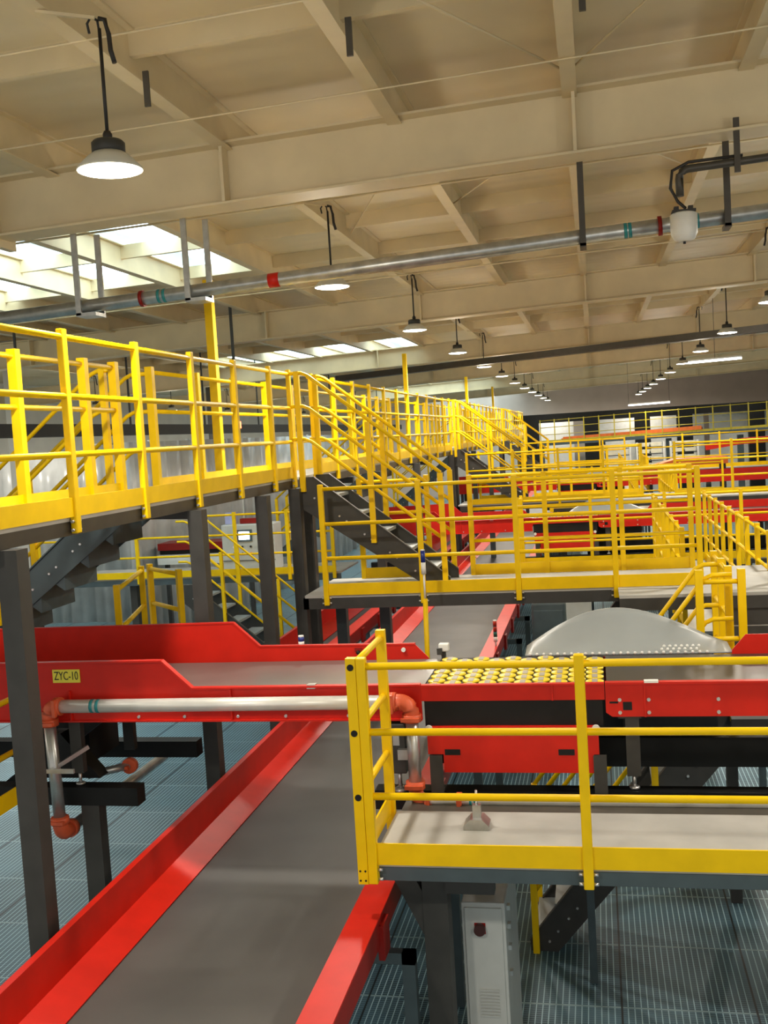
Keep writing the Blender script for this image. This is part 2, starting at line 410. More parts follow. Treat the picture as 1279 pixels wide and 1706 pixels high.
# ------------------------------------------------------------ left catwalk
XN, XF, ZD = -3.274, -4.14, -.385
def catwalk():
    t = thing('catwalk', (-3.7, 25, -4.5), 'long raised catwalk with yellow railings running away along the left', 'walkway')
    MB().box(XF+.03, XN-.03, 3.5, 50, ZD-.03, ZD).build('deck_plate', DCK, t)
    MB().box(XN-.10, XN-.032, 3.5, 50, -.505, ZD-.03).build('edge_beam', BRN, t)
    MB().box(XF-.0, XF+.08, 3.5, 50, -.505, ZD-.03).build('edge_beam', BRN, t)
    for y in (5.38, 8.22, 9.98, 11.15, 11.62, 15.6, 19.2, 24.0, 24.6, 28.6, 33, 37, 37.7, 42, 46.5):
        hw = .062; xc = -3.25 if y < 6 else -3.255; MB().box(xc-hw, xc+hw, y-hw, y+hw, -4.5, -.505).build('column', DST, t)
    for y in (8.5, 14.2, 21, 28): MB().bar((-3.3, y, -.56), (-4.1, y, -.53), .08, .08).build('cross_beam', DST, t)
    names = ['front stretch, nearest the camera', 'stretch between the first and second stairs', 'stretch between the second and third stairs', 'farthest stretch']
    secs = [(4.05, 11.25), (12.15, 24.25), (25.2, 37.3), (38.3, 49.5)]
    for i, (a, b) in enumerate(secs):
        if i == 0: ts = [5.125-a, 6.195-a, 7.27-a, 8.35-a, 9.42-a, 10.5-a, 11.22-a]; ts = [0.0]+ts
        else:
            n = round((b-a)/1.07); ts = [(b-a)*k/n for k in range(n+1)]
        railing('near side yellow railing of the left catwalk, %s' % names[i], (XN, a), (XN, b), ts, ZD, pw=.062, pd=.045, bolts=(i == 0), toe_off=.0, group='near side railings of the catwalk', extra=0)
    secs = [(3.5, 8.72), (9.5, 21.4), (22.3, 34.6), (35.4, 49.5)]
    names = ['front stretch with posts before the side stairs', 'stretch past the tall yellow pole', 'middle stretch', 'farthest stretch']
    for i, (a, b) in enumerate(secs):
        if i == 0: ts = [.0, 1.2, 2.4, 7.09-a, 8.15-a, 8.72-a]
        else:
            n = round((b-a)/1.2); ts = [(b-a)*k/n for k in range(n+1)]
        railing('far side yellow railing of the left catwalk, %s' % names[i], (XF, a), (XF, b), ts, ZD, pw=.07, pd=.07, group='far side railings of the catwalk')
    wh = ['nearest, in front of the second roof beam', 'second from the front', 'third from the front', 'farthest and smallest']
    for i, y in enumerate((11.4, 23.9, 35.7, 45.1)):
        tag(MB().box(XF-.095, XF-.005, y-.05, y+.05, -.5, 1.88).build('marker_pole', YEL), 'tall yellow pole rising above the catwalk railing, '+wh[i], 'pole', 'tall yellow poles along the catwalk')
catwalk()
stair('dark grey stairs descending left from the catwalk, seen from below, with yellow handrails', -4.22, -.40, -6.75, -2.41, 8.80, 9.45, 10, mt=SLT, deep=.25, riser=True)
stair('second grey stairs descending left from the catwalk, behind the posts', -4.22, -.40, -6.75, -2.41, 21.5, 22.2, 10, mt=SLT, deep=.25, riser=True)
stair('third grey stairs descending left from the catwalk, far back', -4.22, -.40, -6.75, -2.41, 34.7, 35.3, 10, mt=SLT, deep=.25, riser=True)
def left_bits():
    railing('short yellow corner railing at the foot of the catwalk side stairs, beyond the red wall', (-4.43, 9.05), (-4.85, 10.55), [0, 1.5], -2.41, toe=False, r=.024)
    railing('short yellow loop railing beside the catwalk column, right of the side stairs', (-4.85, 10.7), (-4.20, 10.05), [0.05, .86], -2.41, toe=False, r=.024)
    railing('low yellow two-rail guard at the far left edge, behind the dark column', (-4.10, 5.3), (-4.10, 6.70), [0], -2.42, rails=(.745, .375), htop=.82, span=(0, 1.40))
left_bits()

# ------------------------------------------------------------ one sorting line with its platforms: repeated down the hall
def cross_conveyor(i):
    d = DY*i; Y0, Y1 = 6.95+d, 7.95+d
    far = i >= 2
    names = ['nearest red cross conveyor bearing a yellow number sticker', 'second red cross conveyor, seen beyond the middle walkway', 'third red cross conveyor, small in the distance', 'fourth red cross conveyor, farthest down the hall']
    t = thing('cross_conveyor', (-1, 7.4+d, -4.5), names[i], 'conveyor', 'red cross conveyors')
    xl, xr = -4.4 if i else -7.5, 6.5 if i == 0 else 9
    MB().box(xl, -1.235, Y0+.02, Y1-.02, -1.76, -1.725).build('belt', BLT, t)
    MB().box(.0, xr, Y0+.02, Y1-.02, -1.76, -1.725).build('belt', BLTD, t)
    def guard(poly, y, name, lip=True):
        g = MB().prism(poly, 'y', y-.006, y+.006); return g.build(name, RED, t)
    # near side: channel, lip and raised wall
    n = MB().prism([(xl, -1.93), (-1.235, -1.93), (-1.235, -1.69), (-2.865, -1.69), (-3.09, -1.49), (xl, -1.50)], 'y', Y0-.006, Y0+.006)
    n.bar((xl, Y0-.02, -1.497), (-3.09, Y0-.02, -1.487), .05, .012).bar((-3.09, Y0-.02, -1.487), (-2.87, Y0-.02, -1.69), .05, .012)
    n.bar((-2.87, Y0-.02, -1.687), (-1.235, Y0-.02, -1.682), .05, .012)
    n.box(xl, -1.235, Y0-.03, Y0, -1.93, -1.918)
    for x in (-3.83, -2.6): n.box(x, x+.012, Y0-.028, Y0, -1.92, -1.70)
    ns = n.build('near_side_panel', RED, t)
    for x in (-2.95, -2.55, -2.2, -1.75, -3.3): MB().tube((x, Y0-.02, -1.895), (x, Y0, -1.895), .011, 8).build('bolt', CHR, ns)
    n = MB().prism([(-.01, -1.885), (.03, -1.914), (xr, -1.914), (xr, -1.692), (-.01, -1.692)], 'y', Y0-.012, Y0)
    n.box(-.01, xr, Y0-.03, Y0+.02, -1.697, -1.682); n.box(.235, .247, Y0-.022, Y0, -1.914, -1.70)
    ns = n.build('near_side_panel', RED, t)
    for x in (.265, .70, .08, 1.15, 1.6):
        for z in (-1.80, -1.885): MB().tube((x, Y0-.024, z), (x, Y0-.01, z), .012, 8).build('bolt', CHR, ns)
    MB().box(.10, .158, Y0-.0135, Y0-.011, -1.87, -1.815).build('slot', BLK, ns); MB().box(.015, .07, Y0-.0135, Y0-.011, -1.825, -1.812).build('slot', BLK, ns)
    MB().box(.24, .33, Y0-.035, Y0+.01, -1.686, -1.672).build('edge_clip', WHT, t)
    MB().box(-2.03, -1.97, Y0-.035, Y0+.02, -1.70, -1.672).build('edge_clip', GAL, t)
    # far side walls
    f = MB().prism([(xl, -1.93), (-1.24, -1.93), (-1.34, -1.715), (-1.44, -1.61), (-2.70, -1.605), (-2.91, -1.41), (xl, -1.43)], 'y', Y1-.006, Y1+.006)
    f.bar((xl, Y1+.01, -1.43), (-2.91, Y1+.01, -1.41), .04, .012).bar((-2.91, Y1+.01, -1.41), (-2.7, Y1+.01, -1.605), .04, .012).bar((-2.7, Y1+.01, -1.605), (-1.44, Y1+.01, -1.61), .04, .012)
    f.build('far_side_wall', RED, t)
    MB().prism([(.91, -1.93), (xr, -1.93), (xr, -1.585), (1.01, -1.585), (.91, -1.70)], 'y', Y1-.006, Y1+.006).build('far_side_wall', RED, t)
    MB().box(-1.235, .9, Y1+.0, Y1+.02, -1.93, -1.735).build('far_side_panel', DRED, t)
    # roller bed underneath and legs
    MB().box(xl, -1.3, Y0+.02, Y1-.02, -1.90, -1.78).build('return_belt', BLK, t)
    MB().box(.05, xr, Y0+.03, Y1-.02, -1.90, -1.78).build('return_belt', BLK, t)
    for x in ((-3.84, .155, 2.6, 4.6) if i == 0 else (-4.2, .155, 3, 6)):
        MB().box(x-.045, x+.045, Y0+.04, Y0+.10, -2.33, -1.914).box(x-.09, x+.06, Y0+.02, Y0+.1, -1.935, -1.914).build('leg', DST, t)
        MB().tube((x, Y0+.07, -2.42), (x, Y0+.07, -2.32), .012, 8).lathe([(.035,0), (.035,.012), (.015,.02)], (x, Y0+.07, -2.42), 12).build('levelling_foot', CHR, t)
        MB().box(x-.045, x+.045, Y1-.10, Y1-.04, -2.42, -1.93).build('leg', DST, t)
    # supporting frame of black beams standing on the floor
    for (a, b_, y) in ((xl, -3.365, Y0+.0), (xl, -3.36, Y1+.15), (-1.6, xr, Y0+.0), (-.25, xr, Y1+.15)):
        MB().box(a, b_, y, y+.13, -2.56, -2.425).build('support_beam', BLK if a < -3 else BLK, t)
    MB().box(-.2, xr, Y0+.55, Y0+.60, -2.43, -2.22).build('cable_tray', BLK, t)
    for x in ((-3.75, 2.1, 4.4) if i == 0 else (-4.2, 2.1, 5)): MB().box(x-.07, x+.07, Y0+.01, Y0+.12, -4.5, -2.56).build('frame_leg', DST, t)
    for x in (-.2, 2.1, 5): MB().box(x-.03, x+.03, Y1+.40, Y1+.46, -4.5, -2.425).build('frame_leg', SLT, t)
    MB().box(-.25, xr, Y1+.27, Y1+.47, -2.50, -2.425).build('support_beam', BLK, t)
    if i == 0:
        MB().bar((-4.9, 7.35, -2.75), (-3.75, 7.35, -1.95), .10, .10).build('diagonal_brace', BLK, t)
        MB().box(-4.6, -4.0, 7.5, 8.0, -2.42, -2.05).build('drive_housing', BLK, t)
        MB().prism([(-4.25, -2.42), (-3.75, -2.42), (-4.05, -2.08), (-4.25, -2.08)], 'y', 7.15, 7.3).build('gusset_plate', BLK, t)
    return t
def number_sticker(conv):
    s = MB().box(-3.95, -3.735, 6.936, 6.943, -1.640, -1.543).build('number_sticker', LST, conv); s['label'] = 'yellow sticker with black number'
    cu = bpy.data.curves.new('lettering', 'FONT'); cu.body = 'ZYC-10'; cu.size = .088; cu.align_x = 'CENTER'; cu.align_y = 'CENTER'; cu.extrude = .0005
    cu.materials.append(INK)
    tmp = bpy.data.objects.new('lettering_source', cu); COL.objects.link(tmp)
    dg = bpy.context.evaluated_depsgraph_get(); me = bpy.data.meshes.new_from_object(tmp.evaluated_get(dg)); bpy.data.objects.remove(tmp)
    o = bpy.data.objects.new('lettering', me); COL.objects.link(o); o.parent = s; o['label'] = 'black characters ZYC-10'
    o.matrix_parent_inverse = Matrix()
    o.location = Vector((-3.8425, 6.934, -1.5915+ZC)) - conv.location
    o.rotation_euler = (math.pi/2, 0, 0); o.scale = (.66, 1, 1)

def sorter(i):
    d = DY*i; Y0, Y1 = 6.95+d, 7.95+d
    names = ['yellow wheel sorter in the nearest cross conveyor, right of the grey belt', 'wheel sorter in the second cross conveyor, behind the middle walkway railing', 'wheel sorter in the third cross conveyor', 'wheel sorter in the fourth cross conveyor']
    t = thing('wheel_sorter', (-.62, 7.4+d, -4.5), names[i], 'sorter', 'wheel sorters')
    MB().box(-1.228, -.015, Y0+.02, Y1, -1.76, -1.725).build('top_plate', BLK, t)
    MB().box(-1.234, -.015, Y0-.01, Y0+.01, -1.80, -1.692).box(-1.234, -.015, Y0-.03, Y0+.01, -1.697, -1.685).box(-.36, -.348, Y0-.02, Y0, -1.80, -1.70).build('side_panel', RED, t)
    MB().box(-1.22, -.03, Y0+.01, Y0+.05, -1.98, -1.80).build('black_band_panel', BLK, t)  # black band between the side panel and the access panel
    pb = MB().prism([(-1.205, -1.975), (-.065, -1.975), (-.065, -2.16), (-.10, -2.16), (-.10, -2.285), (-1.10, -2.285), (-1.10, -2.16), (-1.205, -2.16)], 'y', Y0-.035, Y0+.01).build('access_panel', RED, t)
    for x in (-1.09, -.33): MB().box(x, x+.105, Y0-.038, Y0-.034, -2.165, -2.125).build('handle_slot', BLK, pb)
    MB().box(-1.19, -.07, Y0+.05, Y1-.05, -2.25, -1.80).build('motor_housing', BLK, t)
    for x in (-1.195, -.105): MB().box(x, x+.085, Y0-.05, Y0-.02, -2.42, -2.165).build('mounting_bracket', DST, t)
    for x in (-1.12, -.14): MB().box(x, x+.08, Y1-.15, Y1-.05, -2.42, -2.25).build('mounting_bracket', DST, t)
    for x in (-1.21, -.10): MB().tube((x+.02, Y0-.05, -1.985), (x+.02, Y0-.03, -1.985), .026, 16).build('warning_knob', WHT, t)
    if i < 2:
        wp = None
        for c in range(10):
            for r in range(7):
                x = -1.160 + .1205*c; y = Y0+.085 + .1375*r + (.069 if c % 2 else 0)
                if y > Y1-.055: continue
                if wp is None:
                    wp = MB().lathe([(.059,-1.725), (.061,-1.714), (.059,-1.712), (.03,-1.711)], (x, y, 0), 20).build('sorting_wheel', WHY, t)
                    MB().prism([(x-.018, -1.713), (x+.018, -1.713), (x+.018, -1.708), (x-.018, -1.708)], 'y', y-.05, y+.05).build('roller', ROL, wp)
                    x0, y0 = x, y
                else:
                    o = copy_tree(wp, t); o.location = (x-x0, y-y0, 0)
    else:
        MB().box(-1.2, -.05, Y0+.05, Y1-.05, -1.725, -1.712).build('sorting_wheels', WHY, t)

def chute(i):
    d = DY*i
    names = ['curved light grey discharge chute behind the yellow wheel sorter', 'small curved grey chute behind the second sorter', 'far curved grey chute behind the third sorter', 'farthest curved grey chute']
    t = thing('discharge_chute', (.1, 8.3+d, -4.5), names[i], 'chute', 'curved discharge chutes')
    b = MB(); N, Mv = 28, 10; grid = []
    for j in range(Mv+1):
        row = []
        v = j/Mv
        for k in range(N+1):
            u = k/N; x = -.60 + 1.52*u
            top = .27*(math.sin(math.pi*u**.87)**1.15)
            y = 8.0+d + .36*v**1.2 + .12*math.sin(math.pi*u)*v
            z = -1.735 - .05*math.sin(math.pi*v)*math.sin(math.pi*u) + top*v**1.6
            row.append(b.bm.verts.new((x, y, z)))
        grid.append(row)
    for j in range(Mv):
        for k in range(N):
            f = b.bm.faces.new((grid[j][k], grid[j][k+1], grid[j+1][k+1], grid[j+1][k])); f.smooth = True
    o = b.build('curved_sheet', GREY, t); md = o.modifiers.new('thick', 'SOLIDIFY'); md.thickness = .014; md.offset = -1
    pts = []
    for k in range(N+1):
        u = k/N; pts.append((-.60+1.52*u, 8.36+d+.12*math.sin(math.pi*u), -1.735+.27*(math.sin(math.pi*u**.87)**1.15)))
    MB().path(pts, .010, 6).build('rim', WHT, t)
    MB().box(-.5, .8, 8.02+d, 8.35+d, -2.42, -1.80).build('base_housing', DST, t)
    if i == 0:
        first = None
        for k in range(40):
            if k < 26: x, y, z = -.56+.052*k, 7.985, -1.716
            else:
                q = k-26; x, y, z = .42+.042*(q % 7)+.02*(q//7), 8.06+.05*(q//7), -1.708+.012*(q//7)
            if first is None:
                first = MB().sphere((x, y, z), .012, 10).build('ball_roller', WHT, t); f0 = (x, y, z)
            else:
                o = first.copy(); COL.objects.link(o); o.parent = t; o.location = (x-f0[0], y-f0[1], z-f0[2])
    else:
        MB().box(-.58, .8, 7.975+d, 7.99+d, -1.72, -1.705).build('edge_strip', WHT, t)

def mid_platform(i):
    d = DY*i
    a = ['nearest', 'second', 'third', 'fourth'][i]
    t = thing('raised_walkway', (-.5, 11.3+d, -4.5), '%s raised cross walkway with pale deck spanning the wide belt' % a, 'walkway', 'raised cross walkways')
    xr = 2.4 if i == 0 else 6
    MB().box(-3.14, xr, 10.86+d, 12.15+d, -1.68, -1.65).build('deck_board', DCK, t)
    MB().box(.16, xr, 10.28+d, 10.86+d, -1.68, -1.65).build('deck_board', DCK, t)
    MB().box(-3.16, xr, 10.86+d, 10.93+d, -1.80, -1.68).build('edge_beam', DST, t)
    MB().box(-3.16, xr, 12.08+d, 12.15+d, -1.80, -1.68).build('edge_beam', DST, t)
    MB().box(.16, xr, 10.27+d, 10.33+d, -1.80, -1.68).build('edge_beam', DST, t)
    MB().box(-3.16, -3.10, 10.86+d, 12.1+d, -1.80, -1.68).build('edge_beam', DST, t)
    for x, y in ((-3.0, 11.9), (-2.5, 12.0), (.3, 11.9), (.3, 10.95), (2.2, 11.5)):
        MB().box(x-.06, x+.06, y+d-.06, y+d+.06, -4.5, -1.8).build('leg', SLT, t)
    MB().bar((-.35, 11.9+d, -2.7), (.28, 11.9+d, -1.85), .09, .09).build('knee_brace', DST, t)
    if i == 0:
        sk = MB().box(1.05, 2.4, 10.30, 10.32, -2.40, -1.80).build('skirt_panel', DST, t)
        MB().box(1.05, 2.4, 10.296, 10.301, -1.975, -1.965).box(1.05, 2.4, 10.296, 10.301, -2.175, -2.165).build('seam', GAL, sk)
    g = 'near edge railings of the raised walkways'
    railing('yellow guard railing with toe board on the near edge of the %s raised walkway' % a, (-2.89, 10.84+d), (1.0, 10.84+d), [0, 1.05, 2.05, 3.035, 3.86], -1.65, g, bolts=(i == 0), toe_off=0)
    railing('yellow guard railing on the far edge of the %s raised walkway, behind its near one' % a, (-1.45, 12.1+d), (1.0, 12.1+d), [0, .85, 1.7, 2.45], -1.65, 'far edge railings of the raised walkways', htop=1.16)
    railing('short yellow guard railing closing the left back corner of the %s raised walkway' % a, (-3.05, 12.1+d), (-1.9, 12.1+d), [0.3, 1.1], -1.65, 'back corner railings', toe=True)
    railing('yellow guard railing right of the passage on the %s raised walkway' % a, (1.68, 10.84+d), (xr-.05+.6, 10.84+d), [0, .65] if i == 0 else [0, 1.2, 2.4, 3.6, 4.6], -1.65, 'right hand railings', toe=(i > 0))
    stair('dark stairs with yellow handrails from the catwalk down to the %s raised walkway' % a, -3.22, ZD, -1.60, -1.65, 11.22+d, 11.92+d, 6, group='catwalk stairs', posts=(.03, .5, .97))

def y_walkway(i):
    d = DY*i
    a = ['nearest', 'second', 'third', 'fourth'][i]
    t = thing('link_walkway', (1.35, 15.2+d, -4.5), 'low walkway running away on the right, beyond the %s raised walkway' % a, 'walkway', 'link walkways')
    MB().box(.95, 1.78, 12.3+d, 18.6+d, -2.44, -2.41).build('deck_board', DCK, t)
    for x in (.93, 1.74): MB().box(x, x+.06, 12.3+d, 18.6+d, -2.54, -2.44).build('edge_beam', DST, t)
    for y in (12.8, 15.5, 18.2):
        for x in (.96, 1.76): MB().box(x-.04, x+.04, y+d-.04, y+d+.04, -4.5, -2.54).build('leg', SLT, t)
    railing('many-post yellow railing left of the low walkway beyond the %s raised walkway' % a, (.92, 12.4+d), (.92, 18.5+d), [k*.87 for k in range(8)], -2.41, 'left railings of the link walkways', pw=.05)
    railing('many-post yellow railing right of the low walkway beyond the %s raised walkway' % a, (1.76, 11.7+d), (1.76, 18.5+d), [k*.85 for k in range(9)], -2.41, 'right railings of the link walkways', pw=.05)

def front_platform(i):
    d = DY*i
    a = ['front', 'second', 'third', 'fourth'][i]
    t = thing('service_platform', (.5, 6.1+d, -4.5), '%s service platform with pale board deck beside a red cross conveyor' % a, 'platform', 'service platforms')
    xr = 3.6 if i == 0 else 4
    MB().box(-1.36, xr, 5.70+d, 6.52+d, -2.435, -2.41).build('deck_board', DCK, t)
    MB().box(-1.36, xr, 5.70+d, 5.76+d, -2.515, -2.437).build('edge_beam', SLT if i == 0 else DST, t)
    MB().box(-1.36, xr, 6.46+d, 6.52+d, -2.515, -2.437).build('edge_beam', DST, t)
    MB().box(-1.36, xr, 6.53+d, 6.93+d, -2.52, -2.455).build('back_beam', BRN, t)
    for x in (-1.07, 2.2):
        MB().box(x-.07, x+.08, 6.05+d, 6.2+d, -4.5, -2.52).build('column', DST, t)
        MB().bar((x-.24, 6.12+d, -2.53), (x-.02, 6.12+d, -2.98), .12, .12).build('knee_brace', DST, t)
        MB().box(x+.08, x+.37, 6.0+d, 6.09+d, -2.72, -2.52).build('cross_beam', DST, t)
    b = i == 0
    railing('yellow three-rail guard railing along the front edge of the %s service platform' % a, (-1.34, 5.67+d), (xr, 5.67+d), [0, 1.20, 2.46, 3.72, 4.9], -2.41, 'front railings of the service platforms', bolts=b, toe_off=.0)
    railing('yellow end railing closing the left end of the %s service platform' % a, (-1.397, 5.67+d), (-1.397, 6.53+d), [0, .83], -2.41, 'end railings of the service platforms', bolts=False, plugs=b, pw=.055, pd=.057)

def module(i):
    c = cross_conveyor(i)
    if i == 0: number_sticker(c)
    sorter(i); chute(i); mid_platform(i); front_platform(i)
    y_walkway(i)
for i in range(3): module(i)

# ------------------------------------------------------------ the wide belt running away under everything
def trough(label, xo0, xb0, xb1, xo1, xcap, y0, y1, zt, legx, mt_b=RUB):
    t = thing('belt_conveyor', ((xb0+xb1)/2, (y0+y1)/2, -4.5), label, 'conveyor')
    zb = zt-.31
    MB().box(xb0-.02, xb1+.02, y0, y1, zb-.04, zb).build('belt', mt_b, t)
    w1 = MB().prism([(xo0, zt), (xo0+.008, zt), (xo0+.008, zt-.23), (xb0+.005, zb+.012), (xb0, zb-.0), (xo0, zt-.24)], 'y', y0, y1)
    w1.box(xo0-.035, xo0+.01, y0, y1, zt-.006, zt+.006)
    w1.build('left_guard_wall', RED, t)
    r = MB().box(xo1, xcap, y0, y1, zt-.012, zt)
    r.box(xo1, xo1+.008, y0, y1, zt-.31, zt-.012)
    r.build('right_guard_cap', RED, t)
    k = MB().box(xcap-.01, xcap, y0, y1, zt-.16, zt-.012)
    n = int((y1-y0)/1.2)
    for j in range(n): k.box(xcap-.01, xcap+.025, y0+1.2*j, y0+1.2*j+.16, zt-.24, zt-.04)
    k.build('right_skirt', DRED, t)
    for j in range(int((y1-y0)/1.9)):
        yy = y0+1.9*j+.9
        lg = MB().box(xo0+.05, legx, yy, yy+.07, zt-.47, zt-.40)
        lg.box(legx-.08, legx, yy, yy+.07, -4.5, zt-.40); lg.box(xo0+.05, xo0+.12, yy, yy+.07, -4.5, zt-.40)
        lg.build('support_frame', SLT, t)
    return t
trough('wide dark rubber belt conveyor with red guards running away from the camera', -3.085, -2.895, -1.50, -1.49, -1.315, 3.2, 52, -2.70, -1.20)
trough('second dark belt conveyor with red guards, half hidden left of the wide belt', -4.40, -4.15, -3.64, -3.62, -3.44, 12.3, 34, -2.70, -3.44)

# ------------------------------------------------------------ compressed air piping along the near conveyor
def air_pipe():
    t = thing('air_pipe', (-2.6, 6.83, -1.8), 'white pipe with orange elbows along the front of the nearest red conveyor', 'pipe')
    Y = 6.84
    MB().tube((-3.88, Y, -1.79), (-1.40, Y, -1.778), .048, 16).build('pipe', WPP, t)
    for x in (-3.60, -3.555): MB().tube((x-.012, Y, -1.7885), (x+.012, Y, -1.7884), .0495, 16).build('tape_band', TEAL, t)
    MB().path([(-1.42, Y, -1.778), (-1.37, Y, -1.778)] + arc((-1.37, Y, -1.858), .08, math.pi/2, 0, (1,0,0), (0,0,1)) + [(-1.29, Y, -1.90)], .055, 14).build('elbow', ORG, t)
    def cl(p, ax, r=.066, wd=.05):
        p = Vector(p); ax = Vector(ax)
        MB().path([p-ax*wd/2, p+ax*wd/2], r, 14).box(p.x-.012-.05*abs(ax.z), p.x+.012+.05*abs(ax.z), p.y-r-.015, p.y-r+.02, p.z-.012-.05*abs(ax.x), p.z+.012+.05*abs(ax.x)).build('coupling', ORG, t)
    cl((-1.415, Y, -1.778), (1,0,0)); cl((-1.29, Y, -1.885), (0,0,1))
    MB().tube((-1.29, Y, -1.90), (-1.29, Y, -2.34), .044, 14).build('drop_pipe', GAL, t)
    cl((-1.29, Y, -2.345), (0,0,1))
    MB().path(arc((-1.21, Y, -2.385), .08, math.pi, math.pi*1.5, (1,0,0), (0,0,1)) + [(-1.17, Y, -2.465)], .05, 14).build('elbow', ORG, t)
    cl((-1.20, Y-.02, -2.465), (1,0,0), .06)
    MB().tube((-1.2, Y-.05, -2.43), (4, Y-.05, -2.43), .036, 14).build('low_pipe', WPP, t)
    cl((-.99, Y-.05, -2.43), (1,0,0), .05, .035)
    for x in (-.915, -.885): MB().tube((x-.008, Y-.05, -2.43), (x+.008, Y-.05, -2.43), .0372, 14).build('tape_band', TEAL, t)
    # left end, dropping behind the dark column
    MB().path([(-3.88, Y, -1.79)] + arc((-3.88, Y, -1.86), .07, math.pi/2, math.pi, (1,0,0), (0,0,1)) + [(-3.95, Y, -1.90)], .055, 14).build('elbow', ORG, t)
    cl((-3.87, Y, -1.79), (1,0,0)); cl((-3.95, Y, -1.905), (0,0,1))
    MB().tube((-3.95, Y, -1.90), (-3.93, Y, -2.63), .044, 14).build('drop_pipe', GAL, t)
    MB().path([(-3.93, Y, -2.60)] + arc((-3.93, Y+.08, -2.66), .08, math.pi, math.pi*1.5, (0,1,0), (0,0,1)) + [(-3.93, Y+.16, -2.74)], .056, 14).build('elbow', ORG, t)
    cl((-3.93, Y, -2.63), (0,0,1)); cl((-3.93, Y+.14, -2.74), (0,1,0))
    MB().tube((-3.93, Y+.15, -2.74), (-3.93, Y+1.9, -2.74), .04, 12).build('low_pipe', GAL, t)
    cl((-3.62, Y+.55, -2.40), (0,1,0), .06)
    MB().tube((-3.9, Y+.4, -2.43), (-3.62, Y+.55, -2.40), .03, 10).build('branch_pipe', GAL, t)
    MB().box(-4.0, -3.76, Y-.06, Y-.04, -2.265, -2.235).bar((-3.95, Y-.05, -2.25), (-3.74, Y+.15, -2.13), .02, .03).build('pipe_clamp', GAL, t)
    # electric motor box beside the drop pipe
    m_ = thing('drive_unit', (-1.42, 6.9, -2.42), 'small black and grey drive unit beside the vertical pipe, left of the red access panel', 'motor')
    MB().box(-1.48, -1.36, 6.92, 7.03, -2.30, -1.95).build('housing', DST, m_, bevel=.01)
    MB().box(-1.445, -1.40, 6.915, 6.921, -2.10, -2.03).build('nameplate', GAL, m_)
    MB().tube((-1.42, 6.97, -2.42), (-1.42, 6.97, -2.28), .014, 8).lathe([(.05,0), (.05,.012), (.02,.03)], (-1.42, 6.97, -2.43), 12).build('levelling_foot', CHR, m_)
    MB().box(-1.41, -1.34, 6.88, 6.92, -2.19, -2.12).build('clamp', GAL, m_)
    f = thing('pipe_support', (-.80, 6.2, -2.41), 'grey metal foot block with a stem standing on the pale platform deck', 'bracket')
    MB().prism([(-.89, -2.41), (-.735, -2.41), (-.735, -2.385), (-.775, -2.345), (-.85, -2.345), (-.89, -2.385)], 'y', 6.20, 6.33).build('base', GAL, f)
    MB().box(-.835, -.785, 6.24, 6.29, -2.345, -2.27).build('block', GAL, f)
    MB().tube((-.81, 6.265, -2.27), (-.81, 6.265, -2.18), .008, 8).build('stem', CHR, f)
air_pipe()

# ------------------------------------------------------------ cabinet and stairs below the front platform
def cabinet():
    t = thing('control_cabinet', (-.83, 6.6, -4.5), 'tall pale grey control cabinet standing under the front service platform', 'cabinet')
    MB().box(-.955, -.68, 6.35, 7.15, -4.5, -2.93).build('body', CAB, t, bevel=.008)
    MB().box(-.935, -.70, 6.338, 6.352, -4.42, -2.96).build('door', CAB, t, bevel=.004)
    kb = MB().path([(-.84, 6.34, -3.09), (-.84, 6.30, -3.09)], .036, 16).build('rotary_switch', mat('dark_knob', (.05, .010, .008), .4), t)
    MB().box(-.875, -.805, 6.334, 6.339, -3.125, -3.055).build('switch_plate', DRED, t)
    v = MB()
    for k in range(9): v.box(-.86, -.74, 6.328, 6.338, -3.66+.021*k, -3.65+.021*k)
    v.build('vent_grille', CAB, t)
    for z in (-3.02, -3.14, -3.28, -3.45): MB().box(-.68, -.66, 6.45, 6.49, z, z+.03).build('latch', CHR, t)
cabinet()
stair('dark steel stairs with yellow handrails dropping from the rear landing to the grating floor', .98, -2.41, -.74, -4.5, 8.86, 9.46, 10, posts=(.36, .97), mt=DST)
def landing():
    t = thing('stair_landing', (1.3, 9.2, -4.5), 'small landing at the head of the steep stairs, right of the chute', 'platform')
    MB().box(.98, 2.4, 8.75, 10.2, -2.44, -2.41).build('deck_board', DCK, t)
    MB().box(.98, 2.4, 8.75, 8.81, -2.53, -2.44).build('edge_beam', DST, t)
    for x in (1.1, 2.3): MB().box(x-.05, x+.05, 9.9, 10.0, -4.5, -2.44).build('leg', DST, t)
    railing('narrow yellow two-post gate railing at the landing above the steep stairs', (.77, 8.8), (1.10, 8.8), [0, .33], -2.41, rails=(1.09, .62, .2), toe=False, pw=.06, pd=.06)
    railing('yellow side railing of the stair landing, behind the two-post gate', (1.02, 9.0), (1.02, 10.1), [0, .5, 1.05], -2.41, pw=.06, pd=.06)
landing()

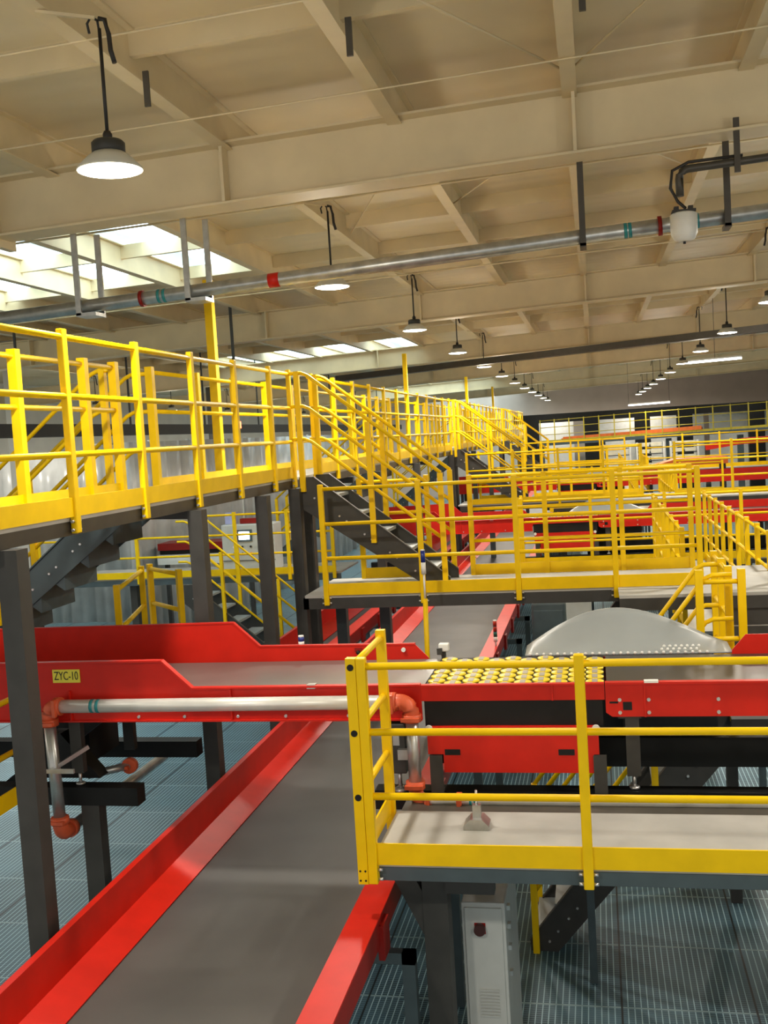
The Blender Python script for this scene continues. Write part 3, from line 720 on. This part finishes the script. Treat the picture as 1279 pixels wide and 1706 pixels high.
# ------------------------------------------------------------ small devices
def signal_tower(x, y, z0, h, cols, label, pole_mt=WHT):
    t = thing('signal_tower', (x, y, z0), label, 'signal light', None)
    MB().tube((x, y, z0), (x, y, z0+h), .010, 8).build('pole', pole_mt, t)
    z = z0+h
    for mt, hh in cols:
        MB().tube((x, y, z), (x, y, z+hh), .024, 14).build('lens' if mt not in (WHT,) else 'base', mt, t); z += hh
    MB().tube((x, y, z), (x, y, z+.012), .022, 14).build('cap', WHT, t)
pt = MB().tube((-1.79, 10.48, -2.9), (-1.765, 10.48, -1.66), .026, 10).build('sensor_post', YEL)
tag(pt, 'slim yellow post rising from the wide belt side to the walkway edge', 'post')
signal_tower(-1.765, 10.48, -1.655, .25, ((WHT, .12), (BLU, .12)), 'blue and white signal tower on the slim yellow post in front of the walkway')
signal_tower(-1.34, 13.1, -2.70, .06, ((WHT, .06), (GLN, .06), (INK, .01), (RLN, .06), (INK, .01), (RLN, .06)), 'red and green signal tower at the belt edge, left of the grey chute')
signal_tower(-2.36, 7.975, -1.625, .02, ((WHT, .03), (BLU, .035)), 'small blue and white signal tower just behind the red far wall')
def sensor():
    t = thing('photo_sensor', (-1.24, 8.05, -1.72), 'small white photo sensor on the far rim of the wheel sorter', 'sensor')
    MB().box(-1.27, -1.19, 8.02, 8.09, -1.69, -1.63).build('housing', WHT, t, bevel=.008)
    MB().box(-1.28, -1.24, 8.0, 8.02, -1.71, -1.66).build('lens_plate', DST, t)
    MB().box(-1.25, -1.22, 8.03, 8.08, -1.9, -1.69).build('bracket', DST, t)
    k = thing('push_button', (-2.0, 7.97, -1.66), 'tiny red and black button on the red far wall, left of the yellow end post', 'button')
    MB().sphere((-1.89, 7.93, -1.665), .018).build('button', BLK, k)
    MB().box(-1.92, -1.86, 7.935, 7.944, -1.66, -1.63).build('plate', DRED, k)
    tag(MB().tube((-1.53, 7.94, -1.65), (-1.53, 7.925, -1.65), .017, 14).build('reflector_disc', WHT), 'round white reflector on the tip of the red far wall', 'reflector')
sensor()

# ------------------------------------------------------------ left hall: far platform with control panel, sheets, trays
def left_hall():
    t = thing('control_platform', (-7.2, 19.3, -4.5), 'far left platform carrying the white control panel, seen under the catwalk', 'platform')
    MB().box(-11.5, -4.7, 18.7, 20.2, -2.44, -2.41).build('deck_board', DCK, t)
    MB().box(-11.5, -4.7, 18.68, 18.75, -2.55, -2.44).build('edge_beam', SLT, t)
    for x in (-11, -8.9, -7.4, -4.9): MB().box(x-.07, x+.07, 18.9, 19.04, -4.5, -2.44).build('leg', DST, t)
    railing('yellow guard railing in front of the white control panel at far left', (-10.7, 18.66), (-4.75, 18.66), [0, 2.05, 4.03, 5.05, 5.9], -2.41, pw=.06)
    c = thing('operator_cabinet', (-6.6, 19.4, -2.41), 'white control panel with screen and buttons on the far left platform', 'cabinet')
    MB().box(-7.14, -6.08, 19.2, 19.7, -2.40, -1.50).build('body', CAB, c, bevel=.02)
    MB().box(-7.14, -6.08, 19.18, 19.2, -2.20, -2.19).build('seam', DST, c)
    MB().box(-6.83, -6.52, 19.18, 19.2, -1.83, -1.60).build('screen_frame', SLT, c)
    MB().box(-6.78, -6.57, 19.172, 19.182, -1.79, -1.64).build('screen', TUBE, c)
    for k in range(7):
        MB().tube((-6.9+.17*(k % 4), 19.18, -1.93-.13*(k//4)), (-6.9+.17*(k % 4), 19.2, -1.93-.13*(k//4)), .022, 10).build('push_button', (WHT, CRD, CRD, CRD, CRD, CRD, ORB)[k], c)
    tag(MB().box(-7.1, -6.9, 19.35, 19.55, -1.495, -1.28).build('storage_bin', mat('lilac_bin', (.36, .38, .62), .5)), 'lilac plastic bin on top of the white control panel', 'bin')
    tag(MB().box(-6.8, -6.35, 19.35, 19.5, -1.495, -1.40).build('tool_tray', DRED), 'low red tray on top of the white control panel', 'tray')
    stair('dark stairs with yellow rails going down right below the white control panel', -7.3, -2.41, -4.8, -4.5, 17.55, 18.35, 9, posts=(.3, .6, .95))
    for k, (x, y) in enumerate(((-9.6, 24), (-9.7, 31.5), (-9.9, 39))):
        b = MB(); n = 60; L = 7.2
        prev = None
        for j in range(n+1):
            yy = y-3.6+L*j/n; xx = x + .06*math.sin(j*.9+k)+.04*math.sin(j*2.3)
            cur = [b.bm.verts.new((xx, yy, -4.5)), b.bm.verts.new((xx*1.0+.03*math.sin(j*.5), yy, -1)), b.bm.verts.new((xx, yy, .22))]
            if prev:
                for q in range(2): f = b.bm.faces.new((prev[q], cur[q], cur[q+1], prev[q+1])); f.smooth = True
            prev = cur
        o = b.build('plastic_curtain', FILM); o.modifiers.new('thick', 'SOLIDIFY').thickness = .01
        tag(o, ['nearest', 'middle', 'farthest'][k]+' of the hanging grey plastic sheets beyond the catwalk', 'curtain', 'hanging plastic sheets')
    b = MB(); prev = None
    for j in range(81):
        xx = -19+.1135*j; yy = 26+.07*math.sin(j*.8)+.04*math.sin(j*2.1)
        cur = [b.bm.verts.new((xx, yy, z)) for z in (-4.5, -1, .12)]
        if prev:
            for q in range(2): f = b.bm.faces.new((prev[q], cur[q], cur[q+1], prev[q+1])); f.smooth = True
        prev = cur
    o = b.build('plastic_curtain', FILM); o.modifiers.new('thick', 'SOLIDIFY').thickness = .01
    tag(o, 'grey plastic sheet hanging square across the left side beyond the catwalk', 'curtain', 'hanging plastic sheets')
    lt = thing('transfer_table', (-8.8, 21.4, -4.5), 'low maroon and white conveyor table left of the white operator cabinet', 'conveyor')
    MB().box(-9.35, -7.2, 21.2, 21.9, -2.15, -2.0).build('side_panel', DRED, lt)
    MB().box(-9.35, -7.2, 21.15, 21.9, -2.45, -2.25).build('white_frame', WHT, lt)
    MB().box(-9.35, -7.2, 21.3, 21.8, -2.25, -2.15).build('belt', BLK, lt)
    for x in (-9.3, -7.4): MB().box(x, x+.08, 21.4, 21.5, -4.5, -2.45).build('leg', DST, lt)
    ct = thing('cable_tray', (-11, 25, .4), 'black cable tray running level above the plastic sheets at left', 'tray')
    MB().box(-11.2, -10.9, 12, 60, .42, .68).build('tray', BLK, ct)
    for y in range(14, 60, 5): MB().box(-11.07, -11.03, y, y+.04, .68, 3.0).build('hanger_rod', DST, ct)
    rk = thing('pallet_rack', (-13.5, 30, -4.5), 'long white shelving frame beyond the plastic sheets', 'rack')
    for z in (-.35, .0, .30): MB().box(-13.7, -13.2, 27, 60, z-.04, z).build('shelf_beam', WHT, rk)
    for y in range(27, 60, 3): MB().box(-13.3, -13.2, y, y+.08, -4.5, .35).build('upright', GREY, rk)
    b = thing('beacon_light', (-7.1, 20.5, .3), 'small lit red beacon seen between the catwalk posts', 'signal light')
    MB().box(-7.16, -7.06, 20.5, 20.58, .36, .50).build('lens', RBE, b)
    MB().box(-7.14, -7.08, 20.52, 20.54, .50, 3.08).build('stem', DST, b)
    wh = ['left one, near the picture edge', 'right one, farther back']
    for k, (x, y) in enumerate(((-13.0, 22), (-14.2, 38))):
        tag(MB().box(x-.15, x+.15, y, y+.3, -4.5, 2.7).build('building_column', WALL if k < 1 else DST), 'steel building column beyond the catwalk, '+wh[k], 'column', 'building columns at left')
left_hall()

# ------------------------------------------------------------ far end of the hall
def far_hall():
    g = thing('far_gantry', (2.4, 49, -4.5), 'high gantry with yellow railing crossing the far end of the hall', 'walkway')
    x0, y0, x1, y1 = -3.1, 62.4, 14.4, 54.0
    MB().bar((x0, y0, -.96), (x1, y1, -.60), 1.0, .18).build('deck_beam', SLT, g)
    for k in range(6):
        f = k/5; MB().box(x0+(x1-x0)*f-.15, x0+(x1-x0)*f+.15, y0+(y1-y0)*f+.1, y0+(y1-y0)*f+.4, -4.5, -.95).build('leg', SLT, g)
    yl = mat('dim_lit_yellow_paint', (.50, .40, .02), .45)  # railing yellow with the dim light of the far end in its colour
    rl = thing('guard_railing', (x0, y0, -.7), 'yellow railing, coloured as dimly lit, along the high gantry at the far end', 'railing')
    P = lambda f, z: (x0+(x1-x0)*f, y0-.5+(y1-y0)*f, -.86+.36*f+z*1.1)
    for k in range(22): MB().bar(P(k/21, 0), P(k/21, 1.2), .06, .06).build('post', yl, rl)
    for h in (1.15, .78, .4): MB().tube(P(0, h), P(1, h), .022, 6).build('rail', yl, rl)
    MB().bar(P(0, .06), P(1, .06), .02, .12).build('toe_board', yl, rl)
    ob = thing('orange_belt', (1.5, 50.2, -.7), 'orange conveyor belt lying along the high far gantry', 'conveyor')
    MB().bar((-1.8, 61.7, -.72), (5.5, 58.1, -.50), .5, .12).build('belt', ORB, ob)
    MB().bar((-1.8, 61.35, -.68), (5.5, 57.75, -.46), .04, .2).build('side_guard', ORB, ob)
    # dark portal behind the gantry with pale panels between its columns
    d = thing('dark_portal_frame', (4, 60, -4.5), 'black steel frame with columns standing behind the far gantry', 'frame')
    MB().box(-5.1, 18, 68, 68.4, .31, .86).build('lintel', BLK, d)
    for x in (-4.7, -.7, 2.6, 5.3, 9.8, 13.8): MB().box(x*.945, x*.945+.95, 68, 68.5, -4.5, .31).build('column', BLK, d)
    for k, (a, b) in enumerate(((-6, -1.2), (0, 6), (6.3, 14))):
        tag(MB().box(a*1.15, b*1.15, 71, 71.2, -4.5, .75).build('partition_wall', WHT), ['left', 'middle', 'right'][k]+' white partition glimpsed between the black far columns', 'partition', 'white partitions at the far end')
    # bin racks
    for k, x in enumerate((.3, 1.75, 3.2)):
        r = thing('bin_rack', (x, 48, -4.5), ['left', 'middle', 'right'][k]+' rack of cream bins below the far gantry', 'rack', 'bin racks')
        for s in (0, 1.15): MB().box(x+s, x+s+.08, 48, 48.3, -4.5, -.9).build('upright', WHT, r)
        for q in range(6):
            z = -2.6+.30*q
            MB().box(x+.08, x+1.15, 48, 48.3, z-.03, z).build('shelf', DST, r)
        for q in range(6):
            for s in range(2):
                MB().prism([(x+.14+.5*s, -2.58+.30*q), (x+.56+.5*s, -2.58+.30*q), (x+.60+.5*s, -2.42+.30*q), (x+.10+.5*s, -2.42+.30*q)], 'y', 47.96, 48.25).build('storage_bin', BOXW, r)
    # curving orange-red belts right of the racks
    for k, (pts, lab, mt) in enumerate(((((-.2, 35.3, -1.99), (1.15, 35.4, -1.7), (2.5, 35.5, -1.36), (4.1, 35.6, -1.36)), 'orange-red inclined belt rising behind the railings at right', ORB),
                                    (((4.2, 42, -1.1), (5.4, 41.6, -.93), (7.5, 41, -.87)), 'red curved belt end below the far gantry at right', RED))):
        t = thing('inclined_belt', (pts[0][0], pts[0][1], -4.5), lab, 'conveyor')
        b = MB()
        for a, c in zip(pts, pts[1:]): b.bar(a, c, .8, .22)
        b.build('belt', mt, t)
        MB().box(pts[-1][0]-.2, pts[-1][0], pts[-1][1], pts[-1][1]+.1, -4.5, pts[-1][2]).build('leg', DST, t)
    tb = [('nearer bluish glossy chute slide behind the right railings', (2.1, 3.6, 25.5, 26.3, -1.75)), ('bluish white chute slide farther back at right', (3.7, 6.2, 40.0, 40.6, -1.75))]
    for lab, (a, b, c, d_, z) in tb:
        tag(MB().prism([(a, z-.10), (b, z-.04), (b, z), (a, z-.06)], 'y', c, d_).box(a+.1, a+.18, c+.3, c+.4, -4.5, z-.08).box(b-.18, b-.1, c+.3, c+.4, -4.5, z-.04).build('chute_slide', mat('ice_blue_sheet', (.55, .70, .72), .2)), lab, 'chute')
    # dark duct and strip lights under the far roof
    tag(MB().bar((-7, 29.0, 1.72), (9, 23.4, 2.05), .30, .16).build('cable_duct', BRN), 'long dark cable duct slanting below the far roof', 'duct')
    for k, (a, b, z) in enumerate((((2.4, 28), (3.7, 28), 1.43), ((1.40, 45), (3.07, 45), .72))):
        st = thing('strip_lamp', (a[0], a[1], z), ['strip lamp at right under the far roof, the nearer of two', 'strip lamp low above the far gantry, the farther of two'][k], 'lamp', 'white strip lamps')
        MB().tube((a[0], a[1], z), (b[0], b[1], z+.03), .025, 8).build('tube', TUBE, st)
        MB().bar((a[0], a[1], z+.05), (b[0], b[1], z+.08), .08, .04).build('housing', WHT, st)
        for x in ((3.05,) if k == 0 else (1.42, 3.05)): MB().tube((x, a[1], z+.06), (x, a[1], 3.0), .006, 6).build('hanger_rod', DST, st)
    # floor cabinets and low rails between the lines
    for k, (x, y) in enumerate(((-.95, 14.2), (-.62, 16.0))):
        c = thing('floor_cabinet', (x, y, -4.5), ['nearer', 'farther'][k]+' grey cabinet on the grating right of the wide belt', 'cabinet', 'grey cabinets by the belt')
        MB().box(x, x+.45, y, y+.5, -4.5, -2.35).build('body', CAB if k else SLT, c, bevel=.03)
        MB().box(x+.03, x+.42, y-.012, y, -4.4, -2.45).build('door', CAB if k else SLT, c, bevel=.01)
far_hall()
